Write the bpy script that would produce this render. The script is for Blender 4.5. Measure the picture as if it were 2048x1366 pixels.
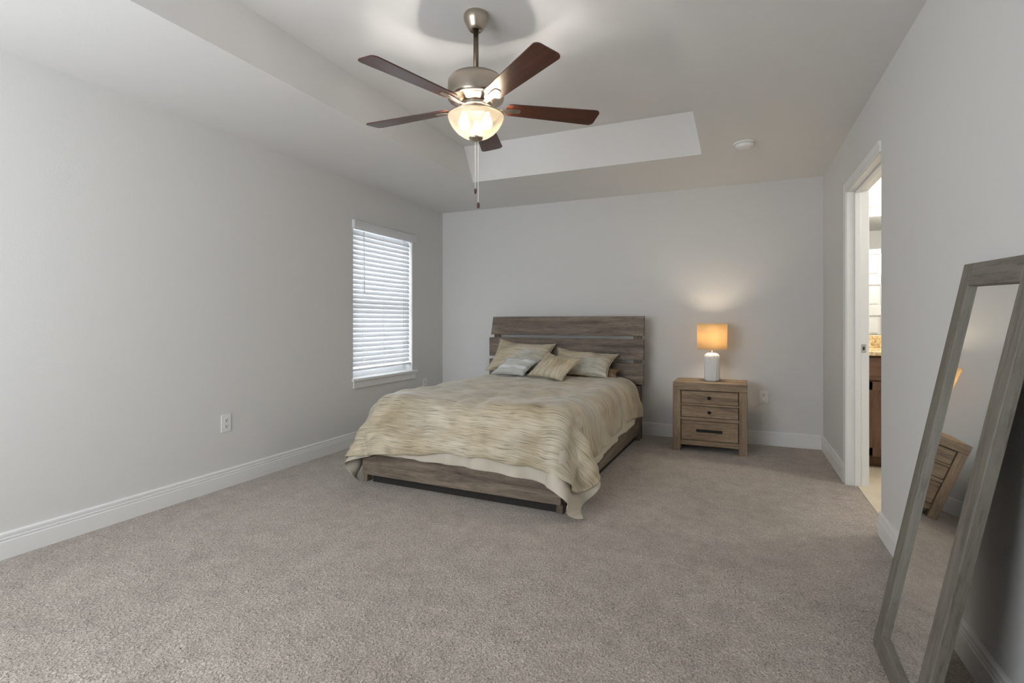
import bpy, bmesh, math, random
import numpy as np
from mathutils import Vector, Matrix
random.seed(7); np.random.seed(7)
for o in list(bpy.data.objects): bpy.data.objects.remove(o)
S = bpy.context.scene; COL = S.collection
PI = math.pi; R = math.radians

# ------------------------------------------------------------------ camera
cam_d = bpy.data.cameras.new('camera'); cam = bpy.data.objects.new('camera', cam_d); COL.objects.link(cam)
cam.location = (0, 0, 1.135); cam.rotation_euler = (R(90), 0, R(23.57))
cam_d.sensor_width = 36; cam_d.lens = 1029.8/2048*36; cam_d.shift_y = -(683-644.9)/2048
cam_d.clip_start = .02; S.camera = cam
# ------------------------------------------------------------------ colour management
S.view_settings.view_transform = 'Standard'; S.view_settings.look = 'None'
S.view_settings.gamma = 1; S.view_settings.use_curve_mapping = False; S.view_settings.exposure = 0.42
# ------------------------------------------------------------------ daylight
W = bpy.data.worlds.new('sky'); S.world = W; W.use_nodes = True
bg = W.node_tree.nodes['Background']; bg.inputs[0].default_value = (.84, .92, 1, 1); bg.inputs[1].default_value = 2.6
def light(name, kind, loc, energy, color=(1, 1, 1), rot=(0, 0, 0), **k):
    d = bpy.data.lights.new(name, kind); d.energy = energy; d.color = color
    for a, v in k.items(): setattr(d, a, v)
    o = bpy.data.objects.new(name, d); o.location = loc; o.rotation_euler = rot; COL.objects.link(o); return o
XL, XR, YB, YF, H = -3.227, .707, 5.318, -.60, 2.44
# light added at an assumed, unseen rear window; daylight at the blinded window
light('assumed_rear_window_daylight', 'AREA', (-1.95, YF+.01, 1.45), 34, (.95, .975, 1), (R(97), 0, 0), shape='RECTANGLE', size=1.9, size_y=1.5)
light('side_window_daylight', 'AREA', (XL-.165, 4.22, 1.32), 26, (.92, .96, 1), (0, R(-90), 0), shape='RECTANGLE', size=1.8, size_y=1.3)

# ------------------------------------------------------------------ helpers
def props(o, label=None, cat=None, group=None, kind=None):
    if label: o['label'] = label
    if cat: o['category'] = cat
    if group: o['group'] = group
    if kind: o['kind'] = kind
    return o
def empty(name, loc=(0, 0, 0), rz=0, **k):
    o = bpy.data.objects.new(name, None); o.location = loc; o.rotation_euler = (0, 0, rz); o.empty_display_size = .1
    COL.objects.link(o); return props(o, **k)
def link_mesh(name, me, mat, parent=None, smooth=False, **k):
    if mat:
        for m in (mat if isinstance(mat, (list, tuple)) else [mat]): me.materials.append(m)
    if smooth:
        for p in me.polygons: p.use_smooth = True
    o = bpy.data.objects.new(name, me); COL.objects.link(o)
    if parent: o.parent = parent
    return props(o, **k)
def obj(name, bm, mat, parent=None, smooth=False, bevel=0, seg=2, auto=False, **k):
    bmesh.ops.recalc_face_normals(bm, faces=bm.faces)
    me = bpy.data.meshes.new(name); bm.to_mesh(me); bm.free()
    o = link_mesh(name, me, mat, parent, smooth, **k)
    if bevel:
        m = o.modifiers.new('b', 'BEVEL'); m.width = bevel; m.segments = seg; m.limit_method = 'ANGLE'; m.angle_limit = R(40)
        for p in me.polygons: p.use_smooth = True
        w = o.modifiers.new('n', 'WEIGHTED_NORMAL')
    return o
def box(bm, x0, x1, y0, y1, z0, z1, M=None):
    v = [bm.verts.new(p) for p in ((x0,y0,z0),(x1,y0,z0),(x1,y1,z0),(x0,y1,z0),(x0,y0,z1),(x1,y0,z1),(x1,y1,z1),(x0,y1,z1))]
    for f in ((0,3,2,1),(4,5,6,7),(0,1,5,4),(1,2,6,5),(2,3,7,6),(3,0,4,7)): bm.faces.new([v[i] for i in f])
    if M: bmesh.ops.transform(bm, matrix=M, verts=v)
    return v
def BX(*a):
    bm = bmesh.new(); box(bm, *a); return bm
def lathe(prof, n=48, loc=(0, 0, 0), bm=None, flute=None):
    bm = bm or bmesh.new(); rings = []
    for r, z in prof:
        if r < 1e-6: rings.append([bm.verts.new((loc[0], loc[1], loc[2]+z))]); continue
        ring = []
        for i in range(n):
            a = 2*PI*i/n; rr = r*(flute(a, z) if flute else 1)
            ring.append(bm.verts.new((loc[0]+rr*math.cos(a), loc[1]+rr*math.sin(a), loc[2]+z)))
        rings.append(ring)
    for A, B in zip(rings, rings[1:]):
        if len(A) == 1 and len(B) == 1: continue
        for i in range(n):
            j = (i+1) % n
            if len(A) == 1: bm.faces.new((A[0], B[i], B[j]))
            elif len(B) == 1: bm.faces.new((A[i], A[j], B[0]))
            else: bm.faces.new((A[i], A[j], B[j], B[i]))
    return bm
def tube(pts, r, n=10, bm=None, caps=True):
    bm = bm or bmesh.new(); pts = [Vector(p) for p in pts]; rings = []
    up = Vector((0, 0, 1)); d0 = (pts[1]-pts[0]).normalized()
    if abs(d0.dot(up)) > .95: up = Vector((1, 0, 0))
    for i, p in enumerate(pts):
        d = (pts[min(i+1, len(pts)-1)]-pts[max(i-1, 0)]).normalized()
        a = d.cross(up).normalized(); b = a.cross(d).normalized()
        rr = r[i] if isinstance(r, (list, tuple)) else r
        rings.append([bm.verts.new(p+a*rr*math.cos(2*PI*k/n)+b*rr*math.sin(2*PI*k/n)) for k in range(n)])
    for A, B in zip(rings, rings[1:]):
        for k in range(n): bm.faces.new((A[k], A[(k+1) % n], B[(k+1) % n], B[k]))
    if caps: bm.faces.new(rings[0][::-1]); bm.faces.new(rings[-1])
    return bm
def prism(outline, z0, z1, bm=None, M=None):
    bm = bm or bmesh.new()
    a = [bm.verts.new((x, y, z0)) for x, y in outline]; b = [bm.verts.new((x, y, z1)) for x, y in outline]
    bm.faces.new(a[::-1]); bm.faces.new(b)
    for i in range(len(a)):
        j = (i+1) % len(a); bm.faces.new((a[i], a[j], b[j], b[i]))
    if M: bmesh.ops.transform(bm, matrix=M, verts=a+b)
    return bm
def extrude_profile(prof, A, B, inward):
    """prof: (out, z) pairs; run from A to B (xy), 'inward' unit xy that points into the room"""
    bm = bmesh.new(); rings = []
    for P in (A, B): rings.append([bm.verts.new((P[0]+inward[0]*o, P[1]+inward[1]*o, z)) for o, z in prof])
    n = len(prof)
    for i in range(n): bm.faces.new((rings[0][i], rings[0][(i+1) % n], rings[1][(i+1) % n], rings[1][i]))
    bm.faces.new(rings[0]); bm.faces.new(rings[1][::-1]); return bm

# ------------------------------------------------------------------ materials
def mat(name, base=(.5, .5, .5), rough=.5, metal=0, **k):
    m = bpy.data.materials.new(name); m.use_nodes = True; nt = m.node_tree; b = nt.nodes['Principled BSDF']
    b.inputs['Base Color'].default_value = (*base, 1); b.inputs['Roughness'].default_value = rough; b.inputs['Metallic'].default_value = metal
    for a, v in k.items(): b.inputs[a.replace('_', ' ')].default_value = v
    return m
def N(m, t, **k):
    n = m.node_tree.nodes.new('ShaderNode'+t)
    for a, v in k.items():
        if a in n.inputs: n.inputs[a].default_value = v
        else: setattr(n, a, v)
    return n
def L(m, a, b): m.node_tree.links.new(a, b)
def bsdf(m): return m.node_tree.nodes['Principled BSDF']
def coords(m, scale=(1, 1, 1), out='Object', rot=(0, 0, 0)):
    c = N(m, 'TexCoord'); mp = N(m, 'Mapping'); mp.inputs['Scale'].default_value = scale; mp.inputs['Rotation'].default_value = rot
    L(m, c.outputs[out], mp.inputs[0]); return mp.outputs[0]
def noise(m, vec, scale, detail=4, rough=.5, dist=0):
    n = N(m, 'TexNoise'); n.inputs['Scale'].default_value = scale; n.inputs['Detail'].default_value = detail
    n.inputs['Roughness'].default_value = rough; n.inputs['Distortion'].default_value = dist; L(m, vec, n.inputs['Vector']); return n.outputs[0]
def ramp(m, fac, stops, interp='LINEAR'):
    r = N(m, 'ValToRGB'); e = r.color_ramp.elements; r.color_ramp.interpolation = interp
    while len(e) < len(stops): e.new(.5)
    for i, (p, c) in enumerate(stops): e[i].position = p; e[i].color = (*c, 1) if len(c) == 3 else c
    L(m, fac, r.inputs[0]); return r.outputs[0]
def mix(m, a, b, fac, mode='MIX'):
    n = N(m, 'Mix'); n.data_type = 'RGBA'; n.blend_type = mode
    for s, i in ((a, 6), (b, 7), (fac, 0)):
        if isinstance(s, (tuple, list)): n.inputs[i].default_value = (*s, 1)
        elif isinstance(s, (int, float)): n.inputs[i].default_value = s
        else: L(m, s, n.inputs[i])
    return n.outputs[2]
def bump(m, h, strength=.3, dist=.01, prev=None):
    b = N(m, 'Bump'); b.inputs['Strength'].default_value = strength; b.inputs['Distance'].default_value = dist
    L(m, h, b.inputs['Height'])
    if prev: L(m, prev, b.inputs['Normal'])
    L(m, b.outputs[0], bsdf(m).inputs['Normal']); return b.outputs[0]

def wall_mat(name, col):
    m = mat(name, col, .75); v = coords(m)
    n1 = noise(m, v, 90, 3, .6)
    bump(m, n1, .12, .004); return m
M_WALL = wall_mat('greige_wall_paint', (.70, .695, .68))
M_CEIL = wall_mat('ceiling_paint', (.80, .792, .78))
M_BATHWALL = wall_mat('bathroom_paint', (.75, .75, .73))
M_TRIM = mat('white_semigloss_trim', (.80, .80, .79), .35)
M_WHITE = mat('white_plastic', (.82, .82, .80), .35)
M_BLIND = mat('white_blind_slats', (.84, .845, .85), .4)
bsdf(M_BLIND).inputs['Transmission Weight'].default_value = 0
def _tl(m, f, col):
    nt = m.node_tree; o = [n for n in nt.nodes if n.type == 'OUTPUT_MATERIAL'][0]; t = N(m, 'BsdfTranslucent'); t.inputs[0].default_value = (*col, 1); x = N(m, 'MixShader'); x.inputs[0].default_value = f
    L(m, bsdf(m).outputs[0], x.inputs[1]); L(m, t.outputs[0], x.inputs[2]); L(m, x.outputs[0], o.inputs[0])
_tl(M_BLIND, .22, (.9, .92, .95))
M_VINYL = mat('white_vinyl_frame', (.75, .76, .77), .4)
M_BLACK = mat('black_metal', (.02, .019, .018), .4, .6)
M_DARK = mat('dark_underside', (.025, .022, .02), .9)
M_SLOT = mat('dark_slot', (.03, .03, .03), .6)
M_GLASS = mat('window_glass', (1, 1, 1), 0, 0, Transmission_Weight=1.0, IOR=1.01)

def carpet_mat():
    m = mat('beige_frieze_carpet', (.4, .36, .32), .95); v = coords(m)
    vo = N(m, 'TexVoronoi'); vo.inputs['Scale'].default_value = 95; vo.inputs['Randomness'].default_value = 1
    warp = noise(m, v, 45, 3, .6); w2 = N(m, 'VectorMath'); w2.operation = 'MULTIPLY_ADD'
    nn = N(m, 'TexNoise'); nn.inputs['Scale'].default_value = 55; nn.inputs['Detail'].default_value = 2; L(m, v, nn.inputs['Vector'])
    L(m, nn.outputs[1], w2.inputs[0]); w2.inputs[1].default_value = (.022, .022, .022); L(m, v, w2.inputs[2])
    L(m, w2.outputs[0], vo.inputs['Vector'])
    fine = noise(m, w2.outputs[0], 160, 3, .7); mid = noise(m, v, 9, 4, .65); big = noise(m, v, 1.6, 4, .6)
    c1 = ramp(m, fine, [(.30, (.17, .135, .105)), (.45, (.48, .415, .355)), (.60, (.70, .62, .54))])
    c2 = ramp(m, mid, [(.30, (.80, .79, .78)), (.60, (1, 1, 1))])
    c3 = ramp(m, big, [(.35, (.86, .85, .84)), (.60, (1.0, 1.0, 1.0))])
    c = mix(m, mix(m, c1, c2, 1, 'MULTIPLY'), c3, 1, 'MULTIPLY')
    L(m, c, bsdf(m).inputs['Base Color'])
    b1 = bump(m, vo.outputs[0], .7, .012); b2 = bump(m, fine, .8, .008, b1); bump(m, mid, .35, .03, b2)
    bsdf(m).inputs['Sheen Weight'].default_value = .25; bsdf(m).inputs['Sheen Roughness'].default_value = .6
    return m
M_CARPET = carpet_mat()

def wood(name, dark, midc, lite, axis='x', scale=1., rough=.6, bump_s=.15):
    m = mat(name, midc, rough)
    s = {'x': (1.1, 11, 11), 'y': (11, 1.1, 11), 'z': (11, 11, 1.1)}[axis]
    v = coords(m, tuple(a*scale for a in s)); oi = N(m, 'ObjectInfo')
    add = N(m, 'VectorMath'); add.operation = 'ADD'; sc = N(m, 'VectorMath'); sc.operation = 'SCALE'
    cx = N(m, 'CombineXYZ'); L(m, oi.outputs['Random'], cx.inputs[0]); L(m, oi.outputs['Random'], cx.inputs[2]); L(m, cx.outputs[0], sc.inputs[0]); sc.inputs[3].default_value = 37
    L(m, v, add.inputs[0]); L(m, sc.outputs[0], add.inputs[1]); v = add.outputs[0]
    n1 = noise(m, v, 1.5, 9, .72, .6); n2 = noise(m, v, 9, 6, .78, .25)
    c1 = ramp(m, n1, [(.30, dark), (.50, midc), (.70, lite)])
    c2 = ramp(m, n2, [(.34, (.38, .37, .36)), (.50, (1, 1, 1))])
    L(m, mix(m, c1, c2, .75, 'MULTIPLY'), bsdf(m).inputs['Base Color'])
    bump(m, n2, bump_s, .003); return m
def trio(name, d, c, l, **k): return {a: wood(name+'_'+a, d, c, l, a, **k) for a in 'xyz'}
W_BED = trio('weathered_grey_oak', (.055, .042, .031), (.170, .132, .098), (.30, .24, .185))
W_NS = trio('brown_grey_oak', (.12, .082, .050), (.29, .205, .130), (.44, .325, .215))
W_MIR = trio('weathered_grey_frame', (.11, .098, .078), (.175, .158, .13), (.24, .222, .19), scale=.6)
W_CAB = trio('dark_walnut', (.08, .04, .022), (.16, .085, .05), (.21, .12, .075))

# ------------------------------------------------------------------ room shell
TH = .121
bm = bmesh.new()
bmesh.ops.create_grid(bm, x_segments=2, y_segments=2, size=1)
for v in bm.verts: v.co = Vector(((XL+XR)/2+v.co.x*(XR-XL+.02)/2+.06*(v.co.x > .5), (YB+YF)/2+v.co.y*(YB-YF)/2, 0))
fl = obj('floor', bm, M_CARPET, kind='structure')

def wall_with_hole(name, axis, c0, c1, a0, a1, z1, hole, m):
    bm = bmesh.new(); h0, h1, hz0, hz1 = hole
    rects = [(a0, h0, 0, z1), (h1, a1, 0, z1), (h0, h1, hz1, z1)]
    if hz0 > 0: rects.append((h0, h1, 0, hz0))
    for p, q, r_, s_ in rects:
        if axis == 'x': box(bm, c0, c1, p, q, r_, s_)
        else: box(bm, p, q, c0, c1, r_, s_)
    bmesh.ops.remove_doubles(bm, verts=bm.verts, dist=1e-5)
    return obj(name, bm, m, kind='structure')
WY0, WY1, WZ0, WZ1 = 3.748, 4.690, .600, 2.03
DY0, DY1, DZ = 3.325, 4.235, 2.045
wall_with_hole('wall_left', 'x', XL-.15, XL, YF-.15, YB+.15, H+.02, (WY0, WY1, WZ0, WZ1), M_WALL)
wall_with_hole('wall_right', 'x', XR, XR+TH, YF-.15, YB+.15, H+.02, (DY0-.02, DY1+.02, 0, DZ+.02), M_WALL)
obj('wall_back', BX(XL, XR, YB, YB+.15, 0, H+.02), M_WALL, kind='structure')
RX0, RX1, RZ0, RZ1 = -2.95, -.95, .65, 2.20
wall_with_hole('wall_front', 'y', YF-.15, YF, XL, XR, H+.02, (RX0, RX1, RZ0, RZ1), M_WALL)  # opening added for the assumed rear window, out of view

# ceiling with its raised tray
bm = bmesh.new()
def loop(x0, x1, y0, y1, z): return [bm.verts.new(p) for p in ((x0, y0, z), (x1, y0, z), (x1, y1, z), (x0, y1, z))]
TB = (-2.252, -.248, .53, 4.252); TT = (-2.285, -.24, .50, 4.14); TZ = 2.742
l0 = loop(XL, XR, YF, YB, H); l1 = loop(*TB, H); l2 = loop(*TT, TZ); l3 = loop(XL, XR, YF, YB, TZ+.12)
for a, b in ((l0, l1), (l1, l2)):
    for i in range(4): bm.faces.new((a[i], a[(i+1) % 4], b[(i+1) % 4], b[i]))
bm.faces.new(l2)
for i in range(4): bm.faces.new((l0[i], l0[(i+1) % 4], l3[(i+1) % 4], l3[i]))
bm.faces.new(l3)
obj('ceiling', bm, M_CEIL, kind='structure')

# baseboards
BP = [(0, 0), (.015, 0), (.015, .083), (.0135, .086), (.011, .088), (.0135, .091), (.0135, .100), (.010, .104), (.0125, .107), (.0125, .120), (.008, .126), (0, .127)]
def baseboard(name, A, B, inward): return obj(name, extrude_profile(BP, A, B, inward), M_TRIM, kind='structure')
baseboard('baseboard_left', (XL, YF), (XL, YB), (1, 0))
baseboard('baseboard_back', (XL+.014, YB), (XR-.014, YB), (0, -1))
baseboard('baseboard_right', (XR, YF), (XR, DY0-.021), (-1, 0))
baseboard('baseboard_right_far', (XR, DY1+.066), (XR, YB), (-1, 0))
baseboard('baseboard_front', (XL+.014, YF), (XR-.014, YF), (0, 1))

# ------------------------------------------------------------------ door opening on the right with its open leaf
door = empty('door_1', (XR, DY0, 0), kind='structure')
def shift(bm, d):
    bmesh.ops.translate(bm, vec=d, verts=bm.verts); return bm
DW = DY1-DY0
# casing: both sides of the wall, mitred profile approximated by stepped boards
def casing(x, s):
    bm = bmesh.new()
    prof = [(.004, 0), (.004, .008), (.007, .010), (.016, .010), (.020, .007), (.040, .010), (.050, .0135), (.061, .0135), (.061, 0)]
    rings = []
    for k in range(1 if s < 0 else 0, 4):
        ring = []
        for w, t in prof:
            y = (-w if s > 0 else -.02) if k < 2 else DW+w; z = DZ+w if k in (1, 2) else 0
            ring.append(bm.verts.new((x+s*t, y, z)))
        rings.append(ring)
    n = len(prof)
    for A, B in zip(rings, rings[1:]):
        for i in range(n): bm.faces.new((A[i], A[(i+1) % n], B[(i+1) % n], B[i]))
    bm.faces.new(rings[0]); bm.faces.new(rings[-1]); return bm
obj('door_casing', casing(0, -1), M_TRIM, door)
obj('door_casing', casing(TH, 1), M_TRIM, door)
bm = bmesh.new()
box(bm, .012, TH, -.0195, 0, 0, DZ+.02); box(bm, 0, TH, DW, DW+.02, 0, DZ+.02); box(bm, 0, TH, 0, DW, DZ, DZ+.02)
jb = obj('door_jamb', bm, M_TRIM, door)
bm = bmesh.new()
box(bm, .045, .08, 0, .012, 0, DZ); box(bm, .045, .08, DW-.012, DW, 0, DZ); box(bm, .045, .08, 0, DW, DZ-.012, DZ)
obj('door_stop', bm, M_TRIM, jb, bevel=.002)
M_NICKEL = mat('satin_nickel', (.55, .53, .50), .35, 1)
bm = bmesh.new(); box(bm, .084, .112, DW-.0025, DW, .955-.03, .955+.03)
sp = obj('strike_plate', bm, M_NICKEL, jb, bevel=.001, label='satin nickel strike plate')
bm = bmesh.new(); box(bm, .092, .104, DW-.004, DW-.002, .955-.012, .955+.012); obj('latch_hole', bm, M_SLOT, jb)
# leaf: hinged on the near jamb, swung into the bathroom
leaf = bmesh.new(); lw, lt = DW-.006, .035
box(leaf, TH+.004, TH+.004+lw, .0, lt*.45, .012, DZ-.004)
stiles = [(0, .11), (lw/2-.055, lw/2+.055), (lw-.11, lw)]
rails = [(.012, .20), (.48, .60), (.86, .98), (1.22, 1.34), (1.60, 1.72), (1.98, DZ-.004)]
for a, b in stiles: box(leaf, TH+.004+a, TH+.004+b, -.0, lt, .012, DZ-.004)
for a, b in rails: box(leaf, TH+.004, TH+.004+lw, -.0, lt, a, b)
for i in range(2):
    for (a, b), (c, d) in zip(rails, rails[1:]):
        x0 = TH+.004+stiles[i][1]+.025; x1 = TH+.004+stiles[i+1][0]-.025
        box(leaf, x0, x1, 0, lt*.85, b+.025, c-.025)
lf = obj('door_leaf', leaf, M_TRIM, door, bevel=.003, label='white panelled door leaf standing open')
kb = lathe([(0, 0), (.03, 0), (.03, .006), (.012, .01), (.012, .035), (.026, .045), (.028, .058), (.018, .068), (0, .07)], 24)
bmesh.ops.rotate(kb, cent=(0, 0, 0), matrix=Matrix.Rotation(R(-90), 3, 'X'), verts=kb.verts)
obj('door_knob', shift(kb, (TH+lw-.06, lt, .955)), M_NICKEL, lf, smooth=True)

# ------------------------------------------------------------------ bathroom glimpsed through the door
BX0, BX1, BY0, BY1 = XR+TH, 2.55, 2.2, 5.50
def tile_mat():
    m = mat('pale_vinyl_floor', (.62, .55, .42), .35); v = coords(m)
    n = noise(m, v, 6, 4); L(m, ramp(m, n, [(.3, (.62, .54, .40)), (.7, (.72, .65, .52))]), bsdf(m).inputs['Base Color']); return m
obj('floor_bathroom', BX(XR+.06, BX1, BY0, BY1, -.02, .004), tile_mat(), kind='structure')
obj('wall_bathroom_back', BX(BX0, BX1, BY1, BY1+.1, 0, H), M_BATHWALL, kind='structure')
obj('wall_bathroom_side', BX(BX1, BX1+.1, BY0, BY1, 0, H), M_BATHWALL, kind='structure')
obj('wall_bathroom_front', BX(BX0, BX1, BY0-.1, BY0, 0, H), M_BATHWALL, kind='structure')
obj('ceiling_bathroom', BX(BX0, BX1, BY0, BY1, H, H+.1), M_BATHWALL, kind='structure')
van = empty('vanity_cabinet', (.90, 4.775, 0), label='dark walnut bathroom vanity cabinet seen through the doorway', cat='cabinet')
VW, VD = 1.5, BY1-4.775-.002
bm = bmesh.new(); box(bm, 0, VW, .02, VD, .09, .875); box(bm, .0, VW, .08, VD, 0.004, .09)
obj('carcass', bm, W_CAB['x'], van)
for i in range(3):
    x0, x1 = .012+i*.495, .012+i*.495+.48
    bm = bmesh.new(); box(bm, x0, x1, 0.0, .02, .69, .862); box(bm, x0+.03, x1-.03, -.004, .0, .72, .83)
    dr = obj('drawer', bm, W_CAB['x'], van, bevel=.003)
    bm = bmesh.new(); box(bm, x0, x1, 0.006, .02, .10, .675)
    for a in ((x0, x0+.055, .10, .675), (x1-.055, x1, .10, .675), (x0, x1, .10, .165), (x0, x1, .61, .675)): box(bm, a[0], a[1], 0, .008, a[2], a[3])
    obj('door', bm, W_CAB['z'], van, bevel=.002)
def granite():
    m = mat('gold_granite', (.6, .45, .25), .15); v = coords(m)
    n = noise(m, v, 38, 6, .75, .6); L(m, ramp(m, n, [(.34, (.20, .12, .06)), (.45, (.62, .44, .20)), (.56, (.80, .66, .40)), (.7, (.9, .85, .7))]), bsdf(m).inputs['Base Color']); return m
M_GRAN = granite()
ct = empty('countertop', (.885, 4.75, .877), label='speckled gold granite countertop on the dark vanity', cat='countertop')
obj('slab', BX(0, 1.55, 0, BY1-4.75-.002, 0, .034), M_GRAN, ct, bevel=.008, seg=3)
obj('backsplash', BX(0, 1.55, BY1-4.75-.022, BY1-4.75-.002, .034, .145), M_GRAN, ct, bevel=.003)
M_MIRROR = mat('mirror_silver', (.90, .91, .90), .015, 1)
obj('wall_mirror', BX(.92, 2.4, BY1-.008, BY1-.002, 1.03, 2.08), M_MIRROR, label='frameless bathroom mirror above the granite backsplash', cat='mirror')
vl = empty('vanity_light', (1.16, BY1, 2.20), label='glowing frosted glass vanity light above the bathroom mirror', cat='light')
obj('back_plate', BX(-.14, .9, -.03, -.002, -.04, .04), M_NICKEL, vl, bevel=.005)
def emis(name, col, st, base=(.9, .9, .88)):
    m = mat(name, base, .4); bsdf(m).inputs['Emission Color'].default_value = (*col, 1); bsdf(m).inputs['Emission Strength'].default_value = st; return m
M_SHADE_W = emis('lit_frosted_shade', (1, .95, .86), 3.0)
for i in range(3):
    cx = 0.02+i*.36
    sh = lathe([(.03, .03), (.045, .0), (.06, -.06), (.085, -.12), (.08, -.12), (.055, -.06), (.04, 0), (.03, .02)], 24, (cx, -.13, .07))
    a = obj('glass_shade', sh, M_SHADE_W, vl, smooth=True)
    obj('arm', tube([(cx, -.03, 0), (cx, -.08, .03), (cx, -.13, .10)], .008), M_NICKEL, vl, smooth=True)
light('vanity_bulb', 'POINT', (1.45, BY1-.35, 2.10), 17, (1, .94, .85), shadow_soft_size=.12)
dome = empty('bathroom_ceiling_light', (1.75, 3.9, H), label='round white dome light on the bathroom ceiling', cat='light')
obj('glass_dome', lathe([(.15, 0), (.15, -.02), (.12, -.06), (.06, -.085), (0, -.09)], 32), M_SHADE_W, dome, smooth=True)
light('bathroom_bulb', 'POINT', (1.75, 3.9, H-.2), 18, (1, .95, .87), shadow_soft_size=.12)

# ------------------------------------------------------------------ windows
win = empty('window_1', (XL, WY0, WZ0), kind='structure')
ww, wh = WY1-WY0, WZ1-WZ0
bm = bmesh.new()
for a in ((0, ww, 0, .105), (0, ww, wh-.05, wh), (0, .05, .105, wh-.05), (ww-.05, ww, .105, wh-.05), (.05, ww-.05, wh*.5-.025, wh*.5+.025)): box(bm, -.145, -.10, a[0], a[1], a[2], a[3])
obj('window_frame', bm, M_VINYL, win, bevel=.003)
obj('window_glass', BX(-.128, -.124, .045, ww-.045, .10, wh-.045), M_GLASS, win)
bm = bmesh.new(); box(bm, -.10, .0, -.0, ww, -.002, .016); box(bm, .0, .028, -.02, ww+.075, -.010, .016)
obj('window_sill', bm, M_TRIM, win, bevel=.004)
obj('window_apron', BX(0, .014, .0, ww+.04, -.075, -.010), M_TRIM, win, bevel=.003)
# blind
bl = empty('window_blind', (XL, WY0, WZ0), label='white horizontal slat blind lowered over the left window', cat='blind')
bm = bmesh.new(); box(bm, -.005, .032, -.014, ww+.05, wh-.030, wh+.048); 
obj('valance', bm, M_BLIND, bl, bevel=.004)
bm = bmesh.new(); sx = -.035; ns = 28; zt = wh-.055; zb = .145
for i in range(ns):
    z = zt+(zb-zt)*i/(ns-1); a = R(71); hw = .0262
    P = []
    for k in range(5):
        t = (k/4-.5)*2; crown = .003*(1-t*t)
        # the room-side edge is the lower one
        P.append((sx+t*hw*math.cos(a)+crown*math.sin(a), z-t*hw*math.sin(a)+crown*math.cos(a)))
    for y0, y1 in ((.006, ww-.014),):
        top = [[bm.verts.new((x, y, zz)) for x, zz in P] for y in (y0, y1)]
        bot = [[bm.verts.new((x-.0026*math.sin(a), y, zz-.0026*math.cos(a))) for x, zz in P] for y in (y0, y1)]
        for k in range(4):
            bm.faces.new((top[0][k], top[0][k+1], top[1][k+1], top[1][k])); bm.faces.new((bot[0][k], bot[1][k], bot[1][k+1], bot[0][k+1]))
        for e in (0, 1):
            for k in range(4): bm.faces.new((top[e][k], top[e][k+1], bot[e][k+1], bot[e][k]))
        for k in (0, 4): bm.faces.new((top[0][k], top[1][k], bot[1][k], bot[0][k]))
obj('slats', bm, M_BLIND, bl, smooth=False)
bm = bmesh.new(); box(bm, sx-.026, sx+.026, .006, ww-.014, .085, .105); obj('bottom_rail', bm, M_BLIND, bl, bevel=.004)
for y in (.145, .46, ww-.155):
    obj('ladder_cord', tube([(sx+.028, y, .10), (sx+.028, y, wh-.03)], .0013, 6), M_BLIND, bl)
obj('tilt_wand', tube([(sx+.038, .15, wh-.04), (sx+.040, .152, wh-.62)], .0042, 8), M_WHITE, bl, smooth=True)
# assumed window behind the camera, added for the rear light, never in view
w2 = empty('assumed_rear_window', (RX0, YF, RZ0), kind='structure')
a, b = RX1-RX0, RZ1-RZ0
bm = bmesh.new()
for q in ((0, a, 0, .05), (0, a, b-.05, b), (0, .05, .05, b-.05), (a-.05, a, .05, b-.05), (a/2-.03, a/2+.03, .05, b-.05)): box(bm, q[0], q[1], -.14, -.10, q[2], q[3])
obj('window_frame', bm, M_VINYL, w2)
obj('window_glass', BX(.04, a-.04, -.122, -.118, .04, b-.04), M_GLASS, w2)

# ------------------------------------------------------------------ outlets
def outlet(loc, rz, label):
    t = empty('wall_outlet', loc, rz, label=label, cat='outlet', group='white duplex wall outlets')
    # local: plate in the xz plane facing -y
    obj('cover_plate', BX(-.0375, .0375, -.006, 0, -.060, .060), M_WHITE, t, bevel=.003)
    for s in (1, -1):
        rc = prism([(.017*math.cos(q)*(1 if abs(math.cos(q)) < .9 else .98), .015*math.sin(q)) for q in [2*PI*i/20 for i in range(20)]], 0, .002)
        bmesh.ops.rotate(rc, cent=(0, 0, 0), matrix=Matrix.Rotation(R(90), 3, 'X'), verts=rc.verts)
        r_ = obj('receptacle', shift(rc, (0, -.006, s*.021)), M_WHITE, t)
        bm = bmesh.new()
        box(bm, -.0085, -.0055, -.0086, -.0080, s*.021-.001, s*.021+.008); box(bm, .0050, .0080, -.0086, -.0080, s*.021-.001, s*.021+.007)
        box(bm, -.003, .003, -.0086, -.0080, s*.021-.010, s*.021-.004)
        obj('slots', bm, M_SLOT, r_)
    return t
outlet((XL, 2.464, .441), R(90), 'white outlet low on the left wall, nearer one, in front of the window')
outlet((XL, 4.93, .445), R(90), 'white outlet on the left wall just above the bed, past the window')
outlet((.233, YB, .443), 0, 'white outlet on the back wall right of the nightstand, lamp plugged in')

# smoke detector
sd = empty('smoke_detector', (.055, 4.105, H), label='round white smoke detector on the ceiling near the door', cat='smoke detector')
obj('base_ring', lathe([(0, 0), (.075, 0), (.076, -.006), (.072, -.012), (0, -.012)], 40), M_WHITE, sd, smooth=False, bevel=.001)
obj('sensor_cover', lathe([(0, -.012), (.062, -.012), (.066, -.016), (.064, -.030), (.054, -.038), (.02, -.041), (0, -.041)], 40), M_WHITE, sd, smooth=True)

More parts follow.
